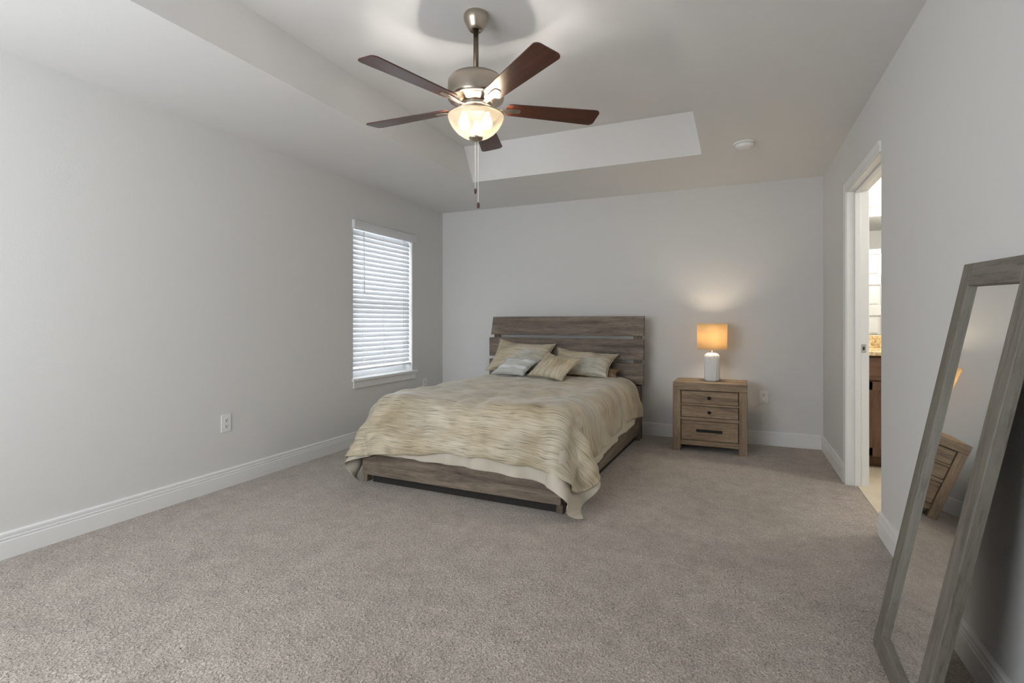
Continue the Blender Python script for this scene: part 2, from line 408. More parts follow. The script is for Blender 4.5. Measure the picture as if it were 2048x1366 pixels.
# ------------------------------------------------------------------ ceiling fan
FX, FY = -1.247, 2.388
fan = empty('ceiling_fan', (FX, FY, TZ), label='brushed nickel ceiling fan with five dark cherry blades and glass bowl light', cat='ceiling fan')
M_BN = mat('brushed_nickel', (.46, .40, .33), .32, 1)
M_ROD = mat('dark_bronze_rod', (.20, .16, .12), .4, .9)
Z = lambda z: z-TZ
can = obj('canopy', lathe([(0, 0), (.060, 0), (.064, Z(2.735)), (.064, Z(2.715)), (.058, Z(2.70)), (.044, Z(2.672)), (.037, Z(2.660)), (.030, Z(2.656)), (.018, Z(2.662)), (0, Z(2.664))], 48), M_BN, fan, smooth=True)
m_ = can.modifiers.new('e', 'EDGE_SPLIT'); m_.split_angle = R(40)
obj('downrod', tube([(0, 0, Z(2.68)), (0, 0, Z(2.40))], .0135, 20), M_ROD, fan, smooth=True)
mo = obj('motor_housing', lathe([(0, Z(2.418)), (.03, Z(2.418)), (.11, Z(2.413)), (.134, Z(2.404)), (.145, Z(2.386)), (.147, Z(2.35)), (.147, Z(2.305)), (.143, Z(2.294)), (.132, Z(2.290)), (.118, Z(2.293)), (.098, Z(2.280)), (.086, Z(2.272)), (0, Z(2.272))], 64), M_BN, fan, smooth=True)
obj('flywheel', lathe([(0, Z(2.272)), (.080, Z(2.272)), (.084, Z(2.268)), (.084, Z(2.252)), (.078, Z(2.248)), (0, Z(2.248))], 48), M_BN, fan, smooth=True).modifiers.new('e', 'EDGE_SPLIT').split_angle = R(40)
obj('switch_housing', lathe([(0, Z(2.248)), (.062, Z(2.248)), (.064, Z(2.24)), (.060, Z(2.226)), (.070, Z(2.220)), (.070, Z(2.212)), (0, Z(2.212))], 48), M_BN, fan, smooth=True).modifiers.new('e', 'EDGE_SPLIT').split_angle = R(40)
# glass bowl, frosted and lit
def bowl_mat():
    m = bpy.data.materials.new('frosted_bowl_glass'); m.use_nodes = True; nt = m.node_tree; nt.nodes.clear()
    o = N(m, 'OutputMaterial'); tr = N(m, 'BsdfTranslucent'); tr.inputs[0].default_value = (.13, .115, .09, 1)
    di = N(m, 'BsdfPrincipled'); di.inputs['Base Color'].default_value = (.80, .74, .64, 1); di.inputs['Roughness'].default_value = .25
    di.inputs['Emission Color'].default_value = (1, .83, .62, 1); di.inputs['Emission Strength'].default_value = .32
    tp = N(m, 'BsdfTransparent'); tp.inputs[0].default_value = (1, .93, .82, 1)
    a = N(m, 'MixShader'); b = N(m, 'MixShader'); a.inputs[0].default_value = .5; b.inputs[0].default_value = .42
    L(m, tr.outputs[0], a.inputs[1]); L(m, di.outputs[0], a.inputs[2]); L(m, a.outputs[0], b.inputs[1]); L(m, tp.outputs[0], b.inputs[2]); L(m, b.outputs[0], o.inputs[0])
    return m
prof = [(.147, 2.208), (.144, 2.196), (.136, 2.176), (.120, 2.150), (.098, 2.126), (.070, 2.107), (.040, 2.098), (.012, 2.095)]
bowl = obj('glass_bowl', lathe([(r_, Z(z)) for r_, z in prof], 64), bowl_mat(), fan, smooth=True, label='frosted glass bowl, lit')
bowl.modifiers.new('s', 'SOLIDIFY').thickness = .003
tr_ = tube([(.147*math.cos(2*PI*i/48), .147*math.sin(2*PI*i/48), Z(2.209)) for i in range(49)], .0028, 8, caps=False)
obj('bowl_rim', tr_, M_BN, bowl, smooth=True)
obj('finial', lathe([(0, Z(2.112)), (.034, Z(2.104)), (.038, Z(2.098)), (.034, Z(2.090)), (.018, Z(2.083)), (.008, Z(2.078)), (0, Z(2.077))], 32), M_BN, fan, smooth=True)
M_BULB = emis('lit_bulb', (1, .96, .90), 4)
for k in range(3):
    a = R(23.57+90+120*k); bx_, by_ = .068*math.cos(a), .068*math.sin(a)
    obj('bulb', lathe([(0, .03), (.014, .03), (.016, .012), (.026, -.008), (.030, -.026), (.024, -.045), (.010, -.055), (0, -.057)], 24, (bx_, by_, Z(2.185))), M_BULB, fan, smooth=True)
    obj('socket', tube([(bx_*.5, by_*.5, Z(2.224)), (bx_, by_, Z(2.21))], .012, 12), M_BN, fan, smooth=True)
    light('fan_bulb', 'POINT', (FX+bx_*1.05, FY+by_*1.05, 2.155), 46, (1, .93, .86), shadow_soft_size=.03)
# frame arms that carry the bowl
for k in range(3):
    a = R(23.57+30+120*k)
    obj('bowl_arm', tube([(.062*math.cos(a), .062*math.sin(a), Z(2.222)), (.10*math.cos(a), .10*math.sin(a), Z(2.228)), (.145*math.cos(a), .145*math.sin(a), Z(2.211))], .004, 8), M_BN, fan, smooth=True)
def blade_wood():
    m = mat('cherry_blade', (.1, .03, .015), .30); v = coords(m, (1.2, 14, 14)); n = noise(m, v, 2.2, 6, .6, .4)
    L(m, ramp(m, n, [(.3, (.035, .009, .005)), (.55, (.075, .020, .010)), (.75, (.11, .032, .015))]), bsdf(m).inputs['Base Color'])
    bsdf(m).inputs['Coat Weight'].default_value = .25; bsdf(m).inputs['Coat Roughness'].default_value = .25; return m
M_BLADE = blade_wood()
def blade_outline():
    r0, r1, w0, w1 = .158, .668, .050, .069; P = []
    def arc(cx, cy, rad, a0, a1, n=6): return [(cx+rad*math.cos(R(a0+(a1-a0)*i/n)), cy+rad*math.sin(R(a0+(a1-a0)*i/n))) for i in range(n+1)]
    P += arc(r0+.030, -w0+.030, .030, 180, 270); P += arc(r1-.028, -w1+.028, .028, -90, 0); P += arc(r1-.028, w1-.028, .028, 0, 90); P += arc(r0+.030, w0-.030, .030, 90, 180)
    return P
bme = None; ime = None
for k, deg in enumerate((-36, 36, 108, 180, 252)):
    a = R(deg+.4)
    if bme is None:
        t = prism(blade_outline(), -.003, .003); b_ = obj('fan_blade', t, M_BLADE, fan, bevel=.0012, seg=2); bme = b_.data
        im = bmesh.new()
        # curved bracket: hub -> under the blade
        for w_, z_, in ((0, 0),):
            st = [(.075, .016, -.004, .008), (.11, .013, -.013, .006), (.15, .015, -.010, .005), (.195, .019, -.006, .004), (.232, .017, -.005, .004), (.240, .008, -.005, .004)]
            rings = []
            for x, hw, zc, th in st: rings.append([im.verts.new((x, y, zc+dz)) for y, dz in ((-hw, -th/2), (hw, -th/2), (hw, th/2), (-hw, th/2))])
            for A, B in zip(rings, rings[1:]):
                for q in range(4): im.faces.new((A[q], A[(q+1) % 4], B[(q+1) % 4], B[q]))
            im.faces.new(rings[0][::-1]); im.faces.new(rings[-1])
        i_ = obj('blade_bracket', im, M_BN, b_, bevel=.0015); ime = i_.data
    else:
        b2 = b_.copy(); COL.objects.link(b2); b2.parent = fan
        i2 = i_.copy(); COL.objects.link(i2); i2.parent = b2
    bb = b_ if k == 0 else b2
    bb.matrix_basis = Matrix.Translation((0, 0, Z(2.260))) @ Matrix.Rotation(a, 4, 'Z') @ Matrix.Rotation(R(-10.5), 4, 'X')
# pull chains
M_CHAIN = mat('silver_ball_chain', (.75, .74, .71), .4, .5)
rt = Vector((math.cos(R(23.57)), math.sin(R(23.57)), 0))
for s, z1, nm in ((-.0035, 1.835, 0), (.0115, 1.762, 1)):
    p = rt*s
    ch = tube([(p.x, p.y, Z(2.082)), (p.x, p.y, Z(z1))], .0020, 8)
    c_ = obj('pull_chain', ch, M_CHAIN, fan)
    fob = lathe([(0, 0), (.005, -.002), (.0075, -.010), (.0065, -.020), (.002, -.030), (0, -.031)] if nm == 0 else [(0, 0), (.005, -.001), (.0072, -.008), (.0075, -.022), (.005, -.030), (0, -.032)], 16, (p.x, p.y, Z(z1)))
    obj('pull_fob', fob, mat('dark_wood_fob', (.07, .03, .02), .4), c_, smooth=True)

# ------------------------------------------------------------------ bed
bed = empty('bed', (-1.61, 5.2, 0), R(-1.9), label='weathered grey wooden platform bed with plank headboard against the back wall', cat='bed')
def plank(parent, name, x0, x1, y0, y1, z0, z1, m, skewl=0, skewr=0):
    bm = bmesh.new(); v = box(bm, x0, x1, y0, y1, z0, z1)
    for p in v:
        if p.co.z > z0+1e-4:
            if abs(p.co.x-x0) < 1e-4: p.co.x += skewl
            elif abs(p.co.x-x1) < 1e-4: p.co.x += skewr
    return obj(name, bm, m, parent, bevel=.004)
HY0, HY1 = -.115, -.075
hb = empty('headboard', (0, 0, 0)); hb.parent = bed
plank(hb, 'headboard_plank', -.872, .793, HY0, HY1, 1.003, 1.197, W_BED['x'], .028, .004)
plank(hb, 'headboard_plank', -.892, .792, HY0, HY1, .768, .972, W_BED['x'], .0, .0)
plank(hb, 'headboard_plank', -.892, .790, HY0, HY1, .530, .735, W_BED['x'])
for x0, x1 in ((-.85, -.785), (.685, .765)):
    plank(hb, 'headboard_post', x0, x1, HY1+.0005, HY1+.035, .0, 1.12, W_BED['z'])
for x0, x1 in ((-.84, -.77), (.705, .765)):
    plank(bed, 'leg', x0, x1, -.17, -.116, .0, .52, W_BED['z'])
FYL = -2.305
plank(bed, 'footboard', -.745, .745, FYL, FYL+.035, .062, .345, W_BED['x'])
plank(bed, 'side_rail', -.765, -.735, FYL+.045, -.175, .075, .35, W_BED['y'])
plank(bed, 'side_rail', .735, .765, FYL+.036, -.175, .075, .35, W_BED['y'])
for x0, x1 in ((-.78, -.732), (.70, .745)):
    plank(bed, 'leg', x0, x1, FYL+.036, FYL+.09, 0, .33, W_BED['z'])
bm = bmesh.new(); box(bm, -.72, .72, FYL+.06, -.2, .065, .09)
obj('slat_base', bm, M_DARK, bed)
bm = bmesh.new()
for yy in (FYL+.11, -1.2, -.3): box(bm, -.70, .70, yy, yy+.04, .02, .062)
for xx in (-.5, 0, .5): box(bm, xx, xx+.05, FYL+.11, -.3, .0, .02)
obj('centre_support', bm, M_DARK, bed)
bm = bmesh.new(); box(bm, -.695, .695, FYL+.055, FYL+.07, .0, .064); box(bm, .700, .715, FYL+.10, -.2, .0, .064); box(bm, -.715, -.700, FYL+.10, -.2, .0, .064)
obj('underbed_shade_boards', bm, M_DARK, bed)  # dark boards added behind footboard and rails so the gap below looks shaded
mt = obj('mattress', BX(-.725, .725, FYL+.10, -.18, .10, .565), mat('white_mattress', (.75, .73, .70), .9), label='off-white queen mattress under the duvet on the grey bed', cat='mattress', bevel=.05, seg=4)
BM = Matrix.Translation((-1.61, 5.2, 0)) @ Matrix.Rotation(R(-1.9), 4, 'Z')
mt.matrix_world = BM

# ---- duvet: a small cloth simulation (position based) over the mattress box
def simulate():
    W_, L_ = 2.22, 2.33; dx = .0245
    nu, nv = int(W_/dx)+1, int(L_/dx)+1
    u = np.linspace(-W_/2, W_/2, nu); v = np.linspace(0, L_, nv)
    U, V = np.meshgrid(u, v, indexing='ij')
    ang = R(1.6)
    X0 = U*math.cos(ang)+V*math.sin(ang)*-1*-1*0
    rng = np.random.RandomState(3)
    P = np.stack([U+.0*V, -.30-V, np.full_like(U, .66)], -1)
    # slight rotation about the head-left corner so that the right side hangs lower at the foot
    c, s = math.cos(ang), math.sin(ang); x = P[..., 0]+.0; y = P[..., 1]+.30
    P[..., 0] = x-y*.055-.075; P[..., 1] = y-x*.020-.24
    def sm(a, k):
        for _ in range(k): a = (a+np.roll(a, 1, 0)+np.roll(a, -1, 0)+np.roll(a, 1, 1)+np.roll(a, -1, 1))/5
        return a
    nz = sm(rng.randn(nu, nv), 6); nz /= nz.std(); P[..., 2] += .010*nz
    du, dv = u[1]-u[0], v[1]-v[0]; dd = math.hypot(du, dv)
    Q = P.copy(); g = np.array([0, 0, -9.8]); dt = 1/120.
    hx, hy, hz = .757, 1.02, .30; cx, cy, cz = 0., -1.21, .285; rad = .12
    def collide(P):
        # rounded mattress
        q = P-np.array([cx, cy, cz]); b = np.array([hx-rad, hy-rad, hz-rad])
        cl = np.clip(q, -b, b); d = q-cl; n = np.linalg.norm(d, axis=-1)
        ins = n < 1e-9
        depth = rad-n; hit = (depth > 0) & ~ins
        nn = d/np.maximum(n, 1e-9)[..., None]
        P = P+np.where(hit[..., None], nn*depth[..., None], 0)
        P[..., 2] = np.where(ins, cz+hz, P[..., 2])
        # frame box (rails and footboard)
        fx, fy0, fy1, fz = .782, FYL-.015, -.17, .362
        i2 = (abs(P[..., 0]) < fx) & (P[..., 1] > fy0) & (P[..., 1] < fy1) & (P[..., 2] < fz)
        ex = fx-abs(P[..., 0]); ey = P[..., 1]-fy0; ez = fz-P[..., 2]
        m1 = i2 & (ex <= ey) & (ex <= ez); m2 = i2 & (ey < ex) & (ey <= ez); m3 = i2 & ~m1 & ~m2
        P[..., 0] = np.where(m1, np.sign(P[..., 0])*fx, P[..., 0]); P[..., 1] = np.where(m2, fy0, P[..., 1]); P[..., 2] = np.where(m3, fz, P[..., 2])
        P[..., 1] = np.minimum(P[..., 1], -.185)
        fh = P[..., 2] < .018; P[..., 2] = np.maximum(P[..., 2], .018)
        return P, hit | ins | i2, fh
    def cons(P, A, B, L0, k, only_stretch=False):
        a, b = P[A], P[B]; d = b-a; l = np.linalg.norm(d, axis=-1, keepdims=True); e = (l-L0)/np.maximum(l, 1e-9)
        if only_stretch: e = np.maximum(e, 0)
        c_ = d*e*.5*k; P[A] = a+c_; P[B] = b-c_
    s_ = slice
    batches = []
    for st in (0, 1):
        n = (nu-st)//2*2; batches.append(((s_(st, st+n, 2), s_(None)), (s_(st+1, st+n, 2), s_(None)), du, 1.))
        n = (nv-st)//2*2; batches.append(((s_(None), s_(st, st+n, 2)), (s_(None), s_(st+1, st+n, 2)), dv, 1.))
    for st in (0, 1):
        n = (nu-st)//2*2
        A = (s_(st, st+n, 2), s_(0, nv-1)); B = (s_(st+1, st+n, 2), s_(1, nv)); batches.append((A, B, dd, .35))
        A = (s_(st, st+n, 2), s_(1, nv)); B = (s_(st+1, st+n, 2), s_(0, nv-1)); batches.append((A, B, dd, .35))
    bend = []
    for sk, kk in ((3, .40),):
        for st in range(sk*2):
            if st >= sk: break
            bend.append(((s_(st, nu-sk, sk*2), s_(None)), (s_(st+sk, nu, sk*2), s_(None)), du*sk, kk))
            bend.append(((s_(st+sk, nu-sk, sk*2), s_(None)), (s_(st+2*sk, nu, sk*2), s_(None)), du*sk, kk))
            bend.append(((s_(None), s_(st, nv-sk, sk*2)), (s_(None), s_(st+sk, nv, sk*2)), dv*sk, kk))
            bend.append(((s_(None), s_(st+sk, nv-sk, sk*2)), (s_(None), s_(st+2*sk, nv, sk*2)), dv*sk, kk))
    def fix(A, B, P):
        a, b = P[A], P[B]; n0 = min(a.shape[0], b.shape[0]); n1 = min(a.shape[1], b.shape[1])
        def cut(S_, n, ax):
            s0 = S_[ax]; st = s0.start or 0; sp = s0.step or 1; return slice(st, st+sp*(n-1)+1, sp)
        return (cut(A, n0, 0), cut(A, n1, 1)), (cut(B, n0, 0), cut(B, n1, 1))
    bend = [(*fix(A, B, P), l, k) for A, B, l, k in bend]
    top_pin = (abs(U) < .60) & (V < 1.72)
    for step in range(230):
        damp = .985 if step < 150 else .90
        vel = (P-Q)*damp; Q = P.copy(); P = P+vel+g*dt*dt
        for it in range(14):
            for A, B, l0, k in batches: cons(P, A, B, l0, k)
            if it % 2 == 0:
                for A, B, l0, k in bend: cons(P, A, B, l0, k)
            P[..., :2] = np.where(top_pin[..., None], Q[..., :2], P[..., :2])
            if it % 5 == 4: P, h, fh = collide(P)
        P, h, fh = collide(P)
        P = P-np.where(h[..., None], (P-Q)*np.array([.5, .5, 0]), 0)
        P = P-np.where(fh[..., None], (P-Q)*np.array([.8, .8, 0]), 0)
    return P, U, V, nu, nv
CP, CU, CV, NU, NV = simulate()
def vnormals(P):
    a = np.gradient(P, axis=0); b = np.gradient(P, axis=1); n = np.cross(b, a); n /= np.maximum(np.linalg.norm(n, axis=-1, keepdims=True), 1e-9)
    if n[NU//2, NV//2, 2] < 0: n = -n
    return n
CN = vnormals(CP)
def smooth_noise(k, seed):
    a = np.random.RandomState(seed).randn(NU, NV)
    for _ in range(k): a = (a+np.roll(a, 1, 0)+np.roll(a, -1, 0)+np.roll(a, 1, 1)+np.roll(a, -1, 1))/5
    return a/a.std()
def cloth_mesh(name, P, mask, m, parent, thick, **k):
    idx = -np.ones((NU, NV), int); verts = []; faces = []; uv = []
    fm = mask[:-1, :-1] & mask[1:, :-1] & mask[1:, 1:] & mask[:-1, 1:]
    need = np.zeros((NU, NV), bool)
    need[:-1, :-1] |= fm; need[1:, :-1] |= fm; need[1:, 1:] |= fm; need[:-1, 1:] |= fm
    for i, j in zip(*np.nonzero(need)): idx[i, j] = len(verts); verts.append(tuple(P[i, j])); uv.append((CU[i, j], CV[i, j]))
    for i, j in zip(*np.nonzero(fm)): faces.append((idx[i, j], idx[i, j+1], idx[i+1, j+1], idx[i+1, j]))
    me = bpy.data.meshes.new(name); me.from_pydata(verts, [], faces); ul = me.uv_layers.new(name='uv')
    for lp in me.loops: ul.data[lp.index].uv = uv[lp.vertex_index]
    me.update(); o = link_mesh(name, me, m, parent, True, **k)
    sd_ = o.modifiers.new('t', 'SOLIDIFY'); sd_.thickness = thick; sd_.offset = 0
    ss = o.modifiers.new('s', 'SUBSURF'); ss.levels = 1; ss.render_levels = 1
    return o
def duvet_mat(name, uvout=True, seed=0, cols=None, stripes=110, along='x'):
    m = mat(name, (.5, .45, .36), .5)
    c = N(m, 'TexCoord')
    def mp(sc):
        q = N(m, 'Mapping'); q.inputs['Scale'].default_value = sc; q.inputs['Location'].default_value = (seed*3.7, seed*1.3, 0); L(m, c.outputs['UV'], q.inputs[0]); return q.outputs[0]
    a = (7, stripes*1.9, 1) if along == 'x' else (stripes*1.9, 7, 1)
    st = noise(m, mp(a), 1, 2.5, .55, .1)
    a2 = (1.5, stripes*.55, 1) if along == 'x' else (stripes*.55, 1.5, 1)
    st2 = noise(m, mp(a2), 1, 2, .5)
    pt = noise(m, mp((3.0, 3.4, 1)), 1, 3, .55, .4); pt2 = noise(m, mp((2.2, 2.0, 1)), 1, 2, .5, .2)
    cols = cols or ((.42, .358, .250), (.52, .460, .345), (.58, .525, .42))
    base = ramp(m, pt, [(.33, cols[0]), (.5, cols[1]), (.66, cols[2])])
    tint = ramp(m, pt2, [(.40, (1, .97, .92)), (.55, (1, 1, 1)), (.68, (.93, 1.0, 1.10))])
    dk = ramp(m, st, [(.33, (.42, .40, .39)), (.47, (1, 1, 1)), (.64, (1.2, 1.2, 1.18))])
    dk2 = ramp(m, st2, [(.36, (.80, .79, .78)), (.52, (1, 1, 1))])
    x = mix(m, mix(m, mix(m, base, tint, 1, 'MULTIPLY'), dk, .9, 'MULTIPLY'), dk2, .7, 'MULTIPLY')
    L(m, x, bsdf(m).inputs['Base Color']); bsdf(m).inputs['Sheen Weight'].default_value = .35; bsdf(m).inputs['Sheen Roughness'].default_value = .35
    bump(m, st, .35, .004); return m
M_DUVET = duvet_mat('tan_streaked_duvet_fabric')
M_LINING = mat('cream_lining_cotton', (.56, .51, .42), .8)
duvet = empty('duvet', (0, 0, 0), label='tan streaked duvet with cream lining draped over the bed to the carpet', cat='duvet')
duvet.matrix_world = BM
full = np.ones((NU, NV), bool); halfw = CU.max(); Lv = CV.max()
fd = np.random.RandomState(11).randn(NU); fd = np.convolve(fd, np.hanning(7), 'same'); fd /= fd.std()
fd2 = np.random.RandomState(4).randn(NV); fd2 = np.convolve(fd2, np.hanning(9), 'same'); fd2 /= fd2.std()
wr = smooth_noise(2, 5)*.0020+smooth_noise(12, 6)*.0055+.009*fd[:, None]*np.clip((CV-1.6)/.5, 0, 1)+.006*fd2[None, :]*np.clip((np.abs(CU)-.55)/.35, 0, 1)+.006*np.abs(smooth_noise(20, 9))
lin = cloth_mesh('duvet_lining', CP+CN*(wr*.8)[..., None], full, M_LINING, duvet, .004, label='plain cream lining')
def resample(us, vs, F):
    fu = np.clip((us+halfw)/(2*halfw)*(NU-1), 0, NU-1.001); fv = np.clip(vs/Lv*(NV-1), 0, NV-1.001)
    i, j = fu.astype(int), fv.astype(int); a, b = (fu-i)[..., None], (fv-j)[..., None]
    return F[i, j]*(1-a)*(1-b)+F[i+1, j]*a*(1-b)+F[i, j+1]*(1-a)*b+F[i+1, j+1]*a*b
Sg, Tg = np.meshgrid(np.linspace(-1, 1, NU), np.linspace(0, 1, NV), indexing='ij')
v_end = Lv-.004-.070*np.clip((Sg+.45)/.45, 0, 1)**.8*np.clip((1.0-Sg)/.25, .2, 1)-.16*np.abs(np.minimum(Sg, 0))**10-.22*np.maximum(Sg, 0)**9+.006*np.sin(Sg*19)
v_n = Tg*v_end
u_r = halfw-.004-.075*np.clip(np.sin(np.clip(Tg*1.08-.04, 0, 1)*PI)*1.6, 0, 1)-.05*Tg**14+.004*np.sin(Tg*31)
u_l = halfw-.004-.05*Tg**14
u_n = np.where(Sg > 0, Sg*u_r, Sg*u_l)
DP = resample(u_n, v_n, CP); DN = resample(u_n, v_n, CN); DN /= np.linalg.norm(DN, axis=-1, keepdims=True)
CU, CV = u_n, v_n
top = cloth_mesh('duvet_top', DP+DN*(.014+wr[..., None]), full, M_DUVET, duvet, .010)

# ---- pillows from their four seam corners
def pillow(name, corners, thick, m, label, group=None, n=28, seed=0, corner_pull=.11, normal=None, uvrot=0):
    c = [Vector(p) for p in corners]            # TL TR BR BL
    nrm = ((c[1]-c[0]).cross(c[3]-c[0])).normalized()
    if nrm.y > 0: nrm = -nrm
    rs = np.random.RandomState(seed); ph = rs.rand(12)*6.28
    me = bpy.data.meshes.new(name); V_ = []; F_ = []; UVs = []
    w = (c[1]-c[0]).length; h = (c[3]-c[0]).length
    def pt(i, j, side):
        s, t = i/n, j/n; a, b = s*2-1, t*2-1
        # edges bow inwards between pointed corners
        ea = corner_pull*(1-b*b)*a; eb = corner_pull*(1-a*a)*b
        s2, t2 = (a*(1)-ea*1.0+1)/2, (b-eb+1)/2
        sag = .05*h*(1-a*a)*max(0, -b)
        p = c[0]*(1-s2)*(1-t2)+c[1]*s2*(1-t2)+c[2]*s2*t2+c[3]*(1-s2)*t2
        f = (max(0, 1-abs(a)**2.6)*max(0, 1-abs(b)**2.6))**.48
        wrk = .004*math.sin(7*a+ph[0]+2*b)+.004*math.sin(6*b+ph[1]+3*a)+.003*math.sin(15*a*b+ph[2])+.003*math.sin(22*a+ph[3]+5*b)*abs(b)
        return p-Vector((0, 0, sag*(1 if h > .3 else .3)))+nrm*side*(f*thick/2+f*wrk*1.6)
    grid = {}
    for side in (1, -1):
        for i in range(n+1):
            for j in range(n+1):
                edge = i in (0, n) or j in (0, n)
                key = (i, j, 0 if edge else side)
                if key not in grid: grid[key] = len(V_); V_.append(pt(i, j, 0 if edge else side)); UVs.append((i/n*w, j/n*h))
        for i in range(n):
            for j in range(n):
                q = [grid[(a, b, 0 if (a in (0, n) or b in (0, n)) else side)] for a, b in ((i, j), (i+1, j), (i+1, j+1), (i, j+1))]
                F_.append(q if side > 0 else q[::-1])
    me.from_pydata([tuple(p) for p in V_], [], F_); ul = me.uv_layers.new(name='uv')
    for lp in me.loops: ul.data[lp.index].uv = UVs[lp.vertex_index]
    me.update(); o = link_mesh(name, me, m, None, True, label=label, cat='pillow', group=group)
    ss = o.modifiers.new('s', 'SUBSURF'); ss.levels = 1; ss.render_levels = 1
    # seam piping as a part
    loop_ = [pt(i, 0, 0) for i in range(n+1)]+[pt(n, j, 0) for j in range(1, n+1)]+[pt(i, n, 0) for i in range(n-1, -1, -1)]+[pt(0, j, 0) for j in range(n-1, -1, -1)]
    obj('seam_piping', tube(loop_, .0032, 6, caps=False), m, o, smooth=True)
    return o
M_PIL = duvet_mat('tan_streaked_pillow_fabric', seed=2, stripes=95)
M_PIL2 = duvet_mat('taupe_streaked_cushion_fabric', seed=5, stripes=95, along='y', cols=((.44, .38, .26), (.53, .465, .34), (.58, .52, .40)))
pillow('pillow', [(-2.335, 5.03, .960), (-1.700, 5.03, .915), (-1.730, 4.80, .640), (-2.400, 4.80, .635)], .17, M_PIL, 'large tan streaked pillow leaning on the left half of the headboard', seed=1)
pillow('pillow', [(-1.675, 5.01, .878), (-1.050, 5.02, .825), (-1.105, 4.75, .622), (-1.70, 4.79, .635)], .15, M_PIL, 'large tan streaked pillow on the right, slumped lower than the left one', seed=2)
pillow('throw_pillow', [(-1.682, 4.71, .850), (-1.318, 4.68, .796), (-1.436, 4.40, .612), (-1.808, 4.50, .638)], .115, M_PIL2, 'small square taupe throw pillow in front, tilted between the two large ones', seed=3, corner_pull=.10)
def stripe_mat():
    m = mat('pale_blue_striped_cotton', (.6, .62, .63), .8); c = N(m, 'TexCoord'); s = N(m, 'SeparateXYZ'); L(m, c.outputs['UV'], s.inputs[0])
    def band(freq, thr, ph=0):
        a = N(m, 'Math'); a.operation = 'MULTIPLY_ADD'; a.inputs[1].default_value = freq; a.inputs[2].default_value = ph; L(m, s.outputs[1], a.inputs[0])
        b = N(m, 'Math'); b.operation = 'FRACT'; L(m, a.outputs[0], b.inputs[0]); g = N(m, 'Math'); g.operation = 'GREATER_THAN'; g.inputs[1].default_value = thr; L(m, b.outputs[0], g.inputs[0]); return g.outputs[0]
    x = mix(m, (.60, .61, .58), (.40, .40, .37), band(95, .6))
    y = mix(m, x, (.68, .70, .70), band(9, .62, .2)); L(m, y, bsdf(m).inputs['Base Color']); return m
pillow('lumbar_pillow', [(-2.115, 4.78, .784), (-1.783, 4.78, .767), (-1.875, 4.56, .627), (-2.233, 4.60, .630)], .095, stripe_mat(), 'small pale lumbar pillow with fine stripes in front of the left pillow', seed=4, corner_pull=.09)
M_BROWN = mat('brown_sham_fabric', (.22, .14, .075), .7); bump(M_BROWN, noise(M_BROWN, coords(M_BROWN), 30, 4), .5, .01)
pillow('pillow', [(-1.55, 4.98, .680), (-1.035, 4.98, .675), (-1.025, 4.83, .615), (-1.55, 4.83, .615)], .09, M_BROWN, 'brown pillow lying flat, its end peeking out behind the right tan pillow', seed=6)

# ------------------------------------------------------------------ nightstand
NX0, NY0, NW, ND, NH = -.522, 4.785, .606, .415, .606
ns = empty('nightstand', (NX0, NY0, 0), R(-.6), label='rustic brown oak nightstand with two small drawers above one deep drawer', cat='nightstand')
plank(ns, 'table_top', 0, NW, 0, ND, NH-.068, NH, W_NS['x'])
plank(ns, 'leg', 0, .066, 0, .066, 0, NH-.0685, W_NS['z']); plank(ns, 'leg', NW-.066, NW, 0, .066, 0, NH-.0685, W_NS['z'])
plank(ns, 'leg', 0, .066, ND-.066, ND, 0, NH-.0685, W_NS['z']); plank(ns, 'leg', NW-.066, NW, ND-.066, ND, 0, NH-.0685, W_NS['z'])
plank(ns, 'side_panel', .004, .02, .0665, ND-.0665, .06, NH-.0685, W_NS['y']); plank(ns, 'side_panel', NW-.02, NW-.004, .0665, ND-.0665, .06, NH-.0685, W_NS['y'])
bm = bmesh.new()
box(bm, .0665, NW-.0665, .012, .03, .055, .098); box(bm, .0665, NW-.0665, .012, .03, .272, .300); box(bm, .0665, NW-.0665, .012, .03, .405, .420)
obj('face_rail', bm, W_NS['x'], ns)
obj('cabinet_body', BX(.0665, NW-.0665, .03, ND-.01, .06, NH-.0685), M_DARK, ns)
def knob(parent, x, z, y=.006):
    k_ = lathe([(0, 0), (.007, 0), (.006, .010), (.013, .016), (.014, .022), (.010, .027), (0, .029)], 20)
    bmesh.ops.rotate(k_, cent=(0, 0, 0), matrix=Matrix.Rotation(R(90), 3, 'X'), verts=k_.verts)
    obj('knob', shift(k_, (x, y, z)), M_BLACK, parent, smooth=True)
for z0, z1 in ((.423, .532), (.304, .401)):
    d_ = plank(ns, 'drawer', .071, NW-.071, .008, .026, z0, z1, W_NS['x']); knob(d_, NW/2, (z0+z1)/2, .008)
d_ = plank(ns, 'drawer', .071, NW-.071, .008, .026, .102, .268, W_NS['x'])
bm = bmesh.new(); box(bm, NW/2-.105, NW/2+.105, -.022, -.010, .181, .203); box(bm, NW/2-.095, NW/2-.08, -.010, .008, .185, .199); box(bm, NW/2+.08, NW/2+.095, -.010, .008, .185, .199)
obj('bar_handle', bm, M_BLACK, d_, bevel=.002, label='black bar handle')

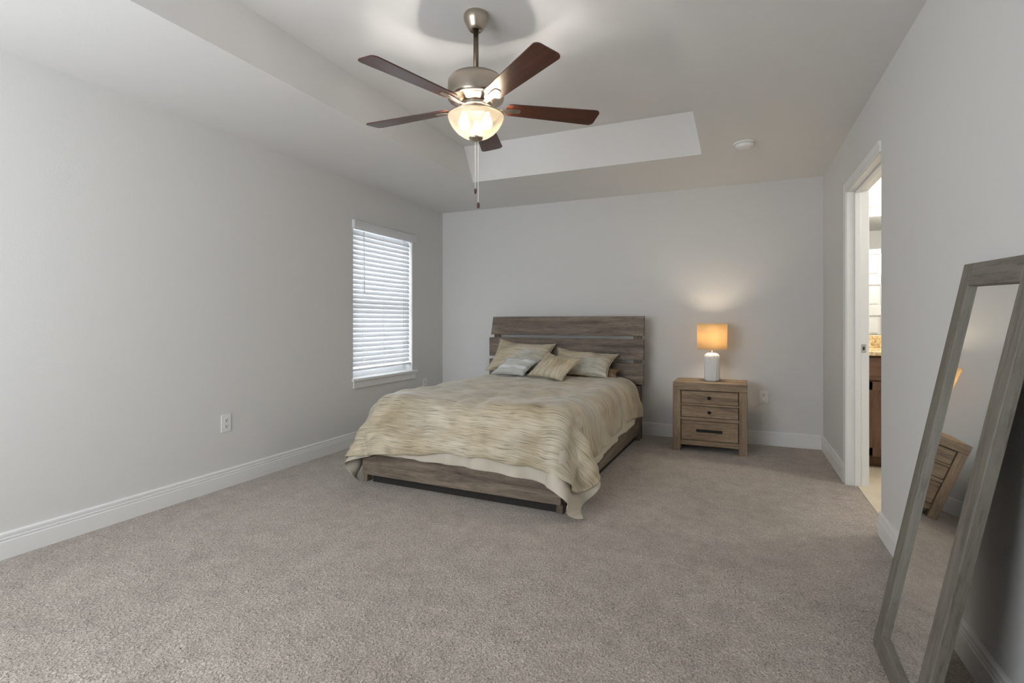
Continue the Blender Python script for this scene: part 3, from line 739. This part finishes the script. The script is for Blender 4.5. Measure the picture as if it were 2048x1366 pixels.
# ------------------------------------------------------------------ table lamp
LX, LY = -.205, 5.02
lamp = empty('table_lamp', (LX, LY, NH), label='lit table lamp with white ribbed ceramic base on the nightstand', cat='lamp')
M_CER = mat('white_ceramic', (.78, .78, .77), .35)
fl_ = lambda a, z: 1+.022*abs(math.cos(a*18))
obj('lamp_base', lathe([(0, 0), (.060, 0), (.066, .004), (.068, .012), (.068, .205), (.066, .222), (.056, .240), (.040, .250), (.018, .253), (0, .253)], 216, flute=lambda a, z: (1-.085*(1-abs(math.cos(a*13)))**1.3) if .01 < z < .225 else 1), M_CER, lamp, smooth=True)
obj('lamp_neck', lathe([(0, .25), (.014, .25), (.014, .262), (.008, .266), (.008, .32), (.016, .325), (.016, .36), (0, .36)], 20), M_NICKEL, lamp, smooth=True)
def shade_mat():
    m = bpy.data.materials.new('linen_lamp_shade'); m.use_nodes = True; m.node_tree.nodes.clear()
    o = N(m, 'OutputMaterial'); tr = N(m, 'BsdfTranslucent'); tr.inputs[0].default_value = (.98, .80, .52, 1)
    di = N(m, 'BsdfDiffuse'); di.inputs[0].default_value = (.72, .60, .44, 1); a = N(m, 'MixShader'); a.inputs[0].default_value = .45
    L(m, tr.outputs[0], a.inputs[1]); L(m, di.outputs[0], a.inputs[2]); L(m, a.outputs[0], o.inputs[0]); return m
shd = obj('lamp_shade', lathe([(.126, .285), (.130, .285+.235)], 64), shade_mat(), lamp, smooth=True, label='glowing cream drum shade')
shd.modifiers.new('s', 'SOLIDIFY').thickness = .002
for zz, rr in ((.285, .1265), (.520, .1305)):
    obj('shade_ring', tube([(rr*math.cos(2*PI*i/48), rr*math.sin(2*PI*i/48), zz) for i in range(49)], .0018, 6, caps=False), M_WHITE, shd, smooth=True)
bm = bmesh.new(); 
for k in range(3): tube([(0, 0, .505), (.128*math.cos(2.1*k+.4), .128*math.sin(2.1*k+.4), .515)], .0015, 6, bm)
obj('shade_spider', bm, M_NICKEL, shd)
obj('bulb', lathe([(0, .36), (.014, .36), (.02, .38), (.03, .40), (.03, .42), (.018, .44), (0, .445)], 24), emis('lamp_bulb', (1, .78, .5), 8), lamp, smooth=True)
light('lamp_bulb_light', 'POINT', (LX, LY, NH+.41), 22, (1, .82, .60), shadow_soft_size=.035)
OX = .233
crd = [(LX+.05, LY+.06, NH+.006), (LX+.06, LY+.20, NH+.006), (LX+.08, 5.27, NH-.03), (LX+.16, 5.295, .40), (-.02, 5.30, .33), (.06, 5.30, .315), (.13, 5.295, .335), (.19, 5.285, .375), (.215, 5.285, .415)]
def spline(pts, k=8):
    P = [Vector(p) for p in pts]; P = [P[0]]+P+[P[-1]]; out = []
    for i in range(1, len(P)-2):
        for j in range(k):
            t = j/k; a, b, c, d = P[i-1], P[i], P[i+1], P[i+2]
            out.append(.5*((2*b)+(-a+c)*t+(2*a-5*b+4*c-d)*t*t+(-a+3*b-3*c+d)*t**3))
    return out+[P[-2]]
cb = tube([p-Vector((LX, LY, NH)) for p in spline(crd)], .0022, 8)
pc = obj('power_cord', cb, mat('clear_white_cord', (.7, .7, .68), .3), lamp, smooth=True)
obj('plug', shift(BX(-.012, .012, -.028, -.0085, -.014, .014), (OX-.002-LX, YB-LY, .421-NH)), M_WHITE, pc, bevel=.004)

# ------------------------------------------------------------------ leaning floor mirror
mb, mt_ = Vector((.441, 2.185, 0)), Vector((.682, 2.135, 1.325))
upv = (mt_-mb); ML = upv.length; upv.normalize()
ylen = .474
side = Vector((0, -1, 0)); side = (side-upv*side.dot(upv)).normalized()      # to the right as seen from the room
nrm = side.cross(upv).normalized()
if nrm.x > 0: nrm = -nrm
MM = Matrix(((side.x, -nrm.x, upv.x, mb.x), (side.y, -nrm.y, upv.y, mb.y), (side.z, -nrm.z, upv.z, mb.z), (0, 0, 0, 1)))
mir = bpy.data.objects.new('floor_mirror', None); COL.objects.link(mir); mir.matrix_world = MM
props(mir, 'tall mirror in a weathered grey wood frame leaning on the right wall', 'mirror')
FWD = .072; T = .030
def mitre(parent, pts, m):
    bm = prism(pts, 0, T); bmesh.ops.transform(bm, matrix=Matrix(((1, 0, 0, 0), (0, 0, 1, 0), (0, 1, 0, 0), (0, 0, 0, 1))), verts=bm.verts)
    return obj('frame_board', bm, m, parent, bevel=.003)
a, b = ylen, ML
mitre(mir, [(0, 0), (FWD, 0), (FWD, b), (0, b)], W_MIR['z']); mitre(mir, [(a-FWD, 0), (a, 0), (a, b), (a-FWD, b)], W_MIR['z'])
mitre(mir, [(FWD, 0), (a-FWD, 0), (a-FWD, FWD), (FWD, FWD)], W_MIR['x']); mitre(mir, [(FWD, b-FWD), (a-FWD, b-FWD), (a-FWD, b), (FWD, b)], W_MIR['x'])
obj('mirror_glass', BX(FWD-.004, a-FWD+.004, .013, .017, FWD-.004, b-FWD+.004), M_MIRROR, mir)
obj('backing_board', BX(.01, a-.01, .018, .024, .01, b-.01), M_DARK, mir)
bpy.context.view_layer.update()
